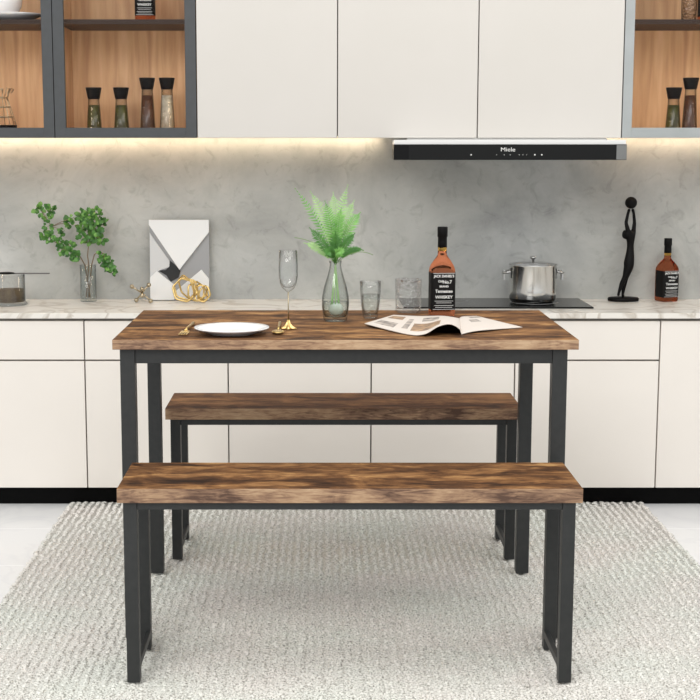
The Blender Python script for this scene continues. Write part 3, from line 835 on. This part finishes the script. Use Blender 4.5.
# relief artwork
t = thing('relief_artwork', 'square white and silver geometric relief panel leaning on the concrete wall', 'artwork', (-.501, 5.078, ZC+.0005))
t.rotation_euler = (-.03, 0, 0)
k = .2155/415.0   # metres per unit of the panel's own grid
def gp(pts): return [((x-422.5)*k, (630-z)*k) for x, z in pts]
bm = BM(); prism(bm, gp([(215,70), (630,70), (630,630), (215,630)]), -.004, .010); link('backing', bm, M['grey'], t, bevel=.0006)
bm = BM(); prism(bm, gp([(215,70), (630,70), (630,155), (425,415), (215,105)]), -.018, -.004, tilt=lambda x, z: -.012*(1-z/.29)); link('wedge', bm, M['whitem'], t, bevel=.0006)
bm = BM(); prism(bm, gp([(218,160), (365,372), (345,400), (280,422), (218,470)]), -.008, -.004, tilt=lambda x, z: .003*(x*10)); link('side_facet', bm, M['lgrey'], t)
bm = BM(); prism(bm, gp([(276,422), (325,418), (352,395), (354,352), (385,376), (430,425), (415,470), (360,500), (330,455)]), -.0095, -.004); link('crescent', bm, M['hole'], t)
bm = BM(); prism(bm, gp([(265,424), (385,520), (385,626), (218,626), (218,470)]), -.018, -.004, tilt=lambda x, z: .06*x+.006); link('lower_facet', bm, M['whitem'], t, bevel=.0006)
bm = BM(); prism(bm, gp([(575,415), (628,480), (628,626), (400,626), (400,560)]), -.016, -.004, tilt=lambda x, z: -.05*x); link('lower_facet', bm, M['whitem'], t, bevel=.0006)

# gold knot
t = thing('gold_knot_ornament', 'gold ornament of interlinked hexagonal rings in front of the white artwork', 'ornament', (-.451, 4.985, ZC))
def hexring(c, r, R, wob=.0):
    bm = BM(); pts = []
    for i in range(6):
        a = PI*i/3; b = PI*(i+1)/3
        p = Vector((r*math.cos(a), r*math.sin(a), 0)); q = Vector((r*math.cos(b), r*math.sin(b), 0))
        for u in (.12, .5, .88): pts.append(p.lerp(q, u))
    pts = [R @ p+Vector(c) for p in pts]
    tube(bm, pts, .0034, 8, True)
    mn = min(v.co.z for v in bm.verts)
    if mn < .0005:
        for v in bm.verts: v.co.z += .0005-mn
    link('ring', bm, M['gold'], t)
def RR(x, y, z): return Matrix.Rotation(z, 3, 'Z') @ Matrix.Rotation(y, 3, 'Y') @ Matrix.Rotation(x, 3, 'X')
hexring((-.024,-.012,.048), .044, RR(1.30, .25, .0))
hexring((-.020,.012,.050), .046, RR(.95, -.6, .6))
hexring((-.018,.0,.058), .046, RR(1.9, .5, -.7))
hexring((.018,-.016,.044), .036, RR(1.45, .6, .5))
hexring((.038,-.010,.036), .032, RR(1.35, .2, -.2))
hexring((.036,.010,.038), .033, RR(.8, .9, .4))
hexring((.040,.0,.036), .030, RR(2.0, -.5, .9))

# figurine
t = thing('dancer_figurine', 'black slender figurine holding a ball overhead, right of the cooktop', 'figurine', (1.104, 5.056, ZC+.0004))
bm = BM(); lathe(bm, [(0,0), (.054,0), (.056,.003), (.056,.010), (.053,.013), (0,.0135)], seg=48, shape=lambda a: 1/math.sqrt(math.cos(a)**2+(math.sin(a)/.72)**2) if True else 1); link('base', bm, M['black'], t)
q = .00062
def fz(x, z, y=0): return ((x-152)*q, y, (672-z)*q)
verts = []; edges = []; rad = []
def jv(x, z, y, r, par=None, ry=None):
    verts.append(fz(x, z, y)); rad.append((r, ry or r))
    if par is not None: edges.append((par, len(verts)-1))
    return len(verts)-1
pel = jv(188, 410, 0, .0195, None, .015)
wst = jv(184, 350, 0, .0072, pel); che = jv(184, 305, 0, .0120, wst, .010); shc = jv(184, 283, 0, .0120, che, .011)
nck = jv(170, 280, 0, .0062, shc); hd = jv(150, 284, -.004, .0105, nck, .0098); hd2 = jv(140, 282, -.006, .0100, hd)
sl = jv(164, 268, -.012, .0068, shc); el = jv(150, 215, -.012, .0048, sl); wl = jv(163, 160, -.006, .0038, el); hl = jv(171, 136, -.003, .0045, wl)
sr = jv(204, 272, .012, .0068, shc); er = jv(208, 215, .012, .0048, sr); wr = jv(199, 160, .006, .0038, er); hr = jv(190, 136, .003, .0045, wr)
hpl = jv(180, 450, -.008, .0130, pel); knl = jv(155, 530, -.012, .0072, hpl); cal = jv(138, 568, -.010, .0068, knl); anl = jv(122, 622, -.010, .0036, cal); ftl = jv(116, 640, -.018, .0040, anl)
hpr = jv(186, 455, .008, .0130, pel); knr = jv(166, 535, .006, .0072, hpr); car = jv(158, 575, .006, .0066, knr); anr = jv(150, 635, .006, .0038, car); ftr = jv(150, 647, -.006, .0048, anr)
me = bpy.data.meshes.new('body'); me.from_pydata(verts, edges, []); me.materials.append(M['black'])
o = bpy.data.objects.new('body', me); COL.objects.link(o); o.parent = t
sk = o.modifiers.new('skin', 'SKIN'); sk.use_smooth_shade = True
for i, sv in enumerate(me.skin_vertices[0].data): kf = 1.75 if rad[i][0] > .009 else 1.35; sv.radius = (rad[i][0]*kf, rad[i][1]*kf); sv.use_root = (i == 0)
sb = o.modifiers.new('sub', 'SUBSURF'); sb.levels = 2; sb.render_levels = 2
bm = BM(); sphere(bm, fz(180, 102), .0215, 24); link('ball', bm, M['black'], t)

# ------------------------------------------------------------------ cabinet contents
ZB = ZU+.0165
def jar(label, X, Yj, h, mat, grp=None):
    t = thing('spice_jar', label, 'jar', (X, Yj, ZB), group=None)
    g = h-.044
    bm = BM(); lathe(bm, [(0,.0003), (.027,.0003), (.0275,.003), (.0195,g+.004), (.0180,g+.004), (.0255,.006), (0,.005)], seg=32); link('jar_body', bm, M['glass'], t)
    bm = BM(); lathe(bm, [(0,.0055), (.0248,.0062), (.0190,g-.016), (0,g-.016)], seg=28); link('filling', bm, mat, t)
    bm = BM(); lathe(bm, [(0,g+.0045), (.0195,g+.0045), (.0205,g+.006), (.0278,h-.002), (.0270,h), (0,h)], seg=32); link('lid', bm, M['lidb'], t)
def X_at(x5): return x5*4.95/5.0
jar('leftmost jar in the dark framed cabinet, green herbs under a black lid', X_at(-.786), 4.95, .157, M['herb'])
jar('green herb jar with black lid, second from left in the dark framed cabinet', X_at(-.690), 4.95, .157, M['herb'])
jar('tall brown spice jar beside the white one in the dark framed cabinet', X_at(-.598), 4.95, .190, M['spice'])
jar('tall white filled jar with black lid in the dark framed cabinet', X_at(-.529), 4.95, .190, M['salt'])
jar('green herb jar with black lid in the silver framed cabinet', X_at(1.247), 4.95, .157, M['herb'])
jar('tall brown spice jar with black lid in the silver framed cabinet', X_at(1.305), 4.95, .190, M['spice'])

# wire stand
t = thing('wire_rack', 'small tapering metal wire rack in the leftmost glass cabinet', 'rack', (-1.10, 4.95, ZB))
bm = BM(); lathe(bm, [(0,.0003), (.052,.0003), (.052,.028), (0,.028)], seg=32); link('base', bm, M['lidb'], t, label='dark round base')
bm = BM()
def ring(z, r): tube(bm, [(r*math.cos(a*PI/16), r*math.sin(a*PI/16), z) for a in range(32)], .0016, 5, True)
def rz(z): return .050-.030*(z-.028)/.10
for z in (.056, .090, .122): ring(z, rz(z))
for kk in range(8):
    a = kk*PI/4; tube(bm, [(rz(z)*math.cos(a), rz(z)*math.sin(a), z) for z in (.028, .056, .09, .122)], .0015, 5)
    tube(bm, [(rz(.122)*math.cos(a), rz(.122)*math.sin(a), .122), (.036*math.cos(a), .036*math.sin(a), .155), (.044*math.cos(a+.3), .044*math.sin(a+.3), .150), (.036*math.cos(a+.4), .036*math.sin(a+.4), .138)], .0015, 5)
link('wire_frame', bm, M['champ'], t)

# white dishes upper shelf
t = thing('serving_dish', 'white oval dish on the upper shelf of the leftmost glass cabinet', 'dish', (-1.06, 4.93, 1.6315))
bm = BM(); lathe(bm, [(0,.0003), (.070,.0003), (.105,.016), (.125,.021), (.125,.024), (.104,.020), (.068,.006), (0,.006)], seg=48, shape=lambda a: 1/math.sqrt(math.cos(a)**2+(math.sin(a)/.8)**2)); link('dish_body', bm, M['white'], t)
t = thing('white_bowl', 'white rounded bowl resting on the white dish in the left cabinet', 'bowl', (-1.085, 4.93, 1.6382))
bm = BM(); lathe(bm, [(0,.0003), (.035,.0003), (.055,.018), (.070,.045), (.074,.075), (.071,.075), (.067,.046), (.052,.022), (0,.010)], seg=40); link('bowl_body', bm, M['white'], t)
# glass on right upper shelf
t = thing('tall_glass', 'clear ribbed glass on the upper shelf of the silver framed cabinet', 'glass', (1.276, 4.95, 1.6315))
bm = BM(); lathe(bm, [(0,.0003), (.026,.0003), (.028,.10), (.0268,.10), (.0248,.006), (0,.006)], seg=48, shape=lambda a: 1-.04*abs(math.sin(8*a))); link('glass_body', bm, M['glassp'], t)

# ------------------------------------------------------------------ light
w = bpy.data.worlds.new('world'); S.world = w; w.use_nodes = True
nt = w.node_tree; nt.nodes.clear()
out = nt.nodes.new('ShaderNodeOutputWorld'); bg = nt.nodes.new('ShaderNodeBackground')
tc = nt.nodes.new('ShaderNodeTexCoord'); sx = nt.nodes.new('ShaderNodeSeparateXYZ')
nt.links.new(tc.outputs['Generated'], sx.inputs[0])
r = ramp(nt, [(0.0, (.55,.55,.55,1)), (.5, (.78,.78,.78,1)), (.65, (1,1,1,1)), (1, (1,1,1,1))])
mr = nt.nodes.new('ShaderNodeMapRange'); mr.inputs[1].default_value = -1; mr.inputs[2].default_value = 1
nt.links.new(sx.outputs[2], mr.inputs[0]); nt.links.new(mr.outputs[0], r.inputs[0])
nt.links.new(r.outputs[0], bg.inputs[0]); bg.inputs[1].default_value = .98
nt.links.new(bg.outputs[0], out.inputs[0])

def area(name, loc, target, sx_, sy_, power, col=(1,1,1)):
    l = bpy.data.lights.new(name, 'AREA'); l.shape = 'RECTANGLE'; l.size = sx_; l.size_y = sy_; l.energy = power; l.color = col
    o = bpy.data.objects.new(name, l); COL.objects.link(o); o.location = loc
    o.rotation_euler = (Vector(target)-Vector(loc)).to_track_quat('-Z', 'Y').to_euler()
    return o
area('added_key_softbox', (-1.7, -.8, 3.8), (-.2, 4.4, .4), 3.0, 1.8, 120, (1, .99, .97))  # added softbox high behind the camera; the room has no window
area('added_overhead_fill', (.9, 2.8, 3.0), (.2, 3.6, 0), 2.0, 1.4, 30, (1, .98, .95))  # added overhead area light for soft fill, no real fitting there

cam = bpy.data.cameras.new('camera'); co = bpy.data.objects.new('camera', cam); COL.objects.link(co)
co.location = (0, 0, 1.21); co.rotation_euler = (PI/2-.1444, 0, 0)
cam.sensor_width = 36; cam.lens = 1405/700*36; cam.shift_x = 32/700; cam.shift_y = 0
cam.clip_start = .05
S.camera = co
S.view_settings.view_transform = 'Standard'; S.view_settings.look = 'None'; S.view_settings.gamma = 1; S.view_settings.exposure = 0
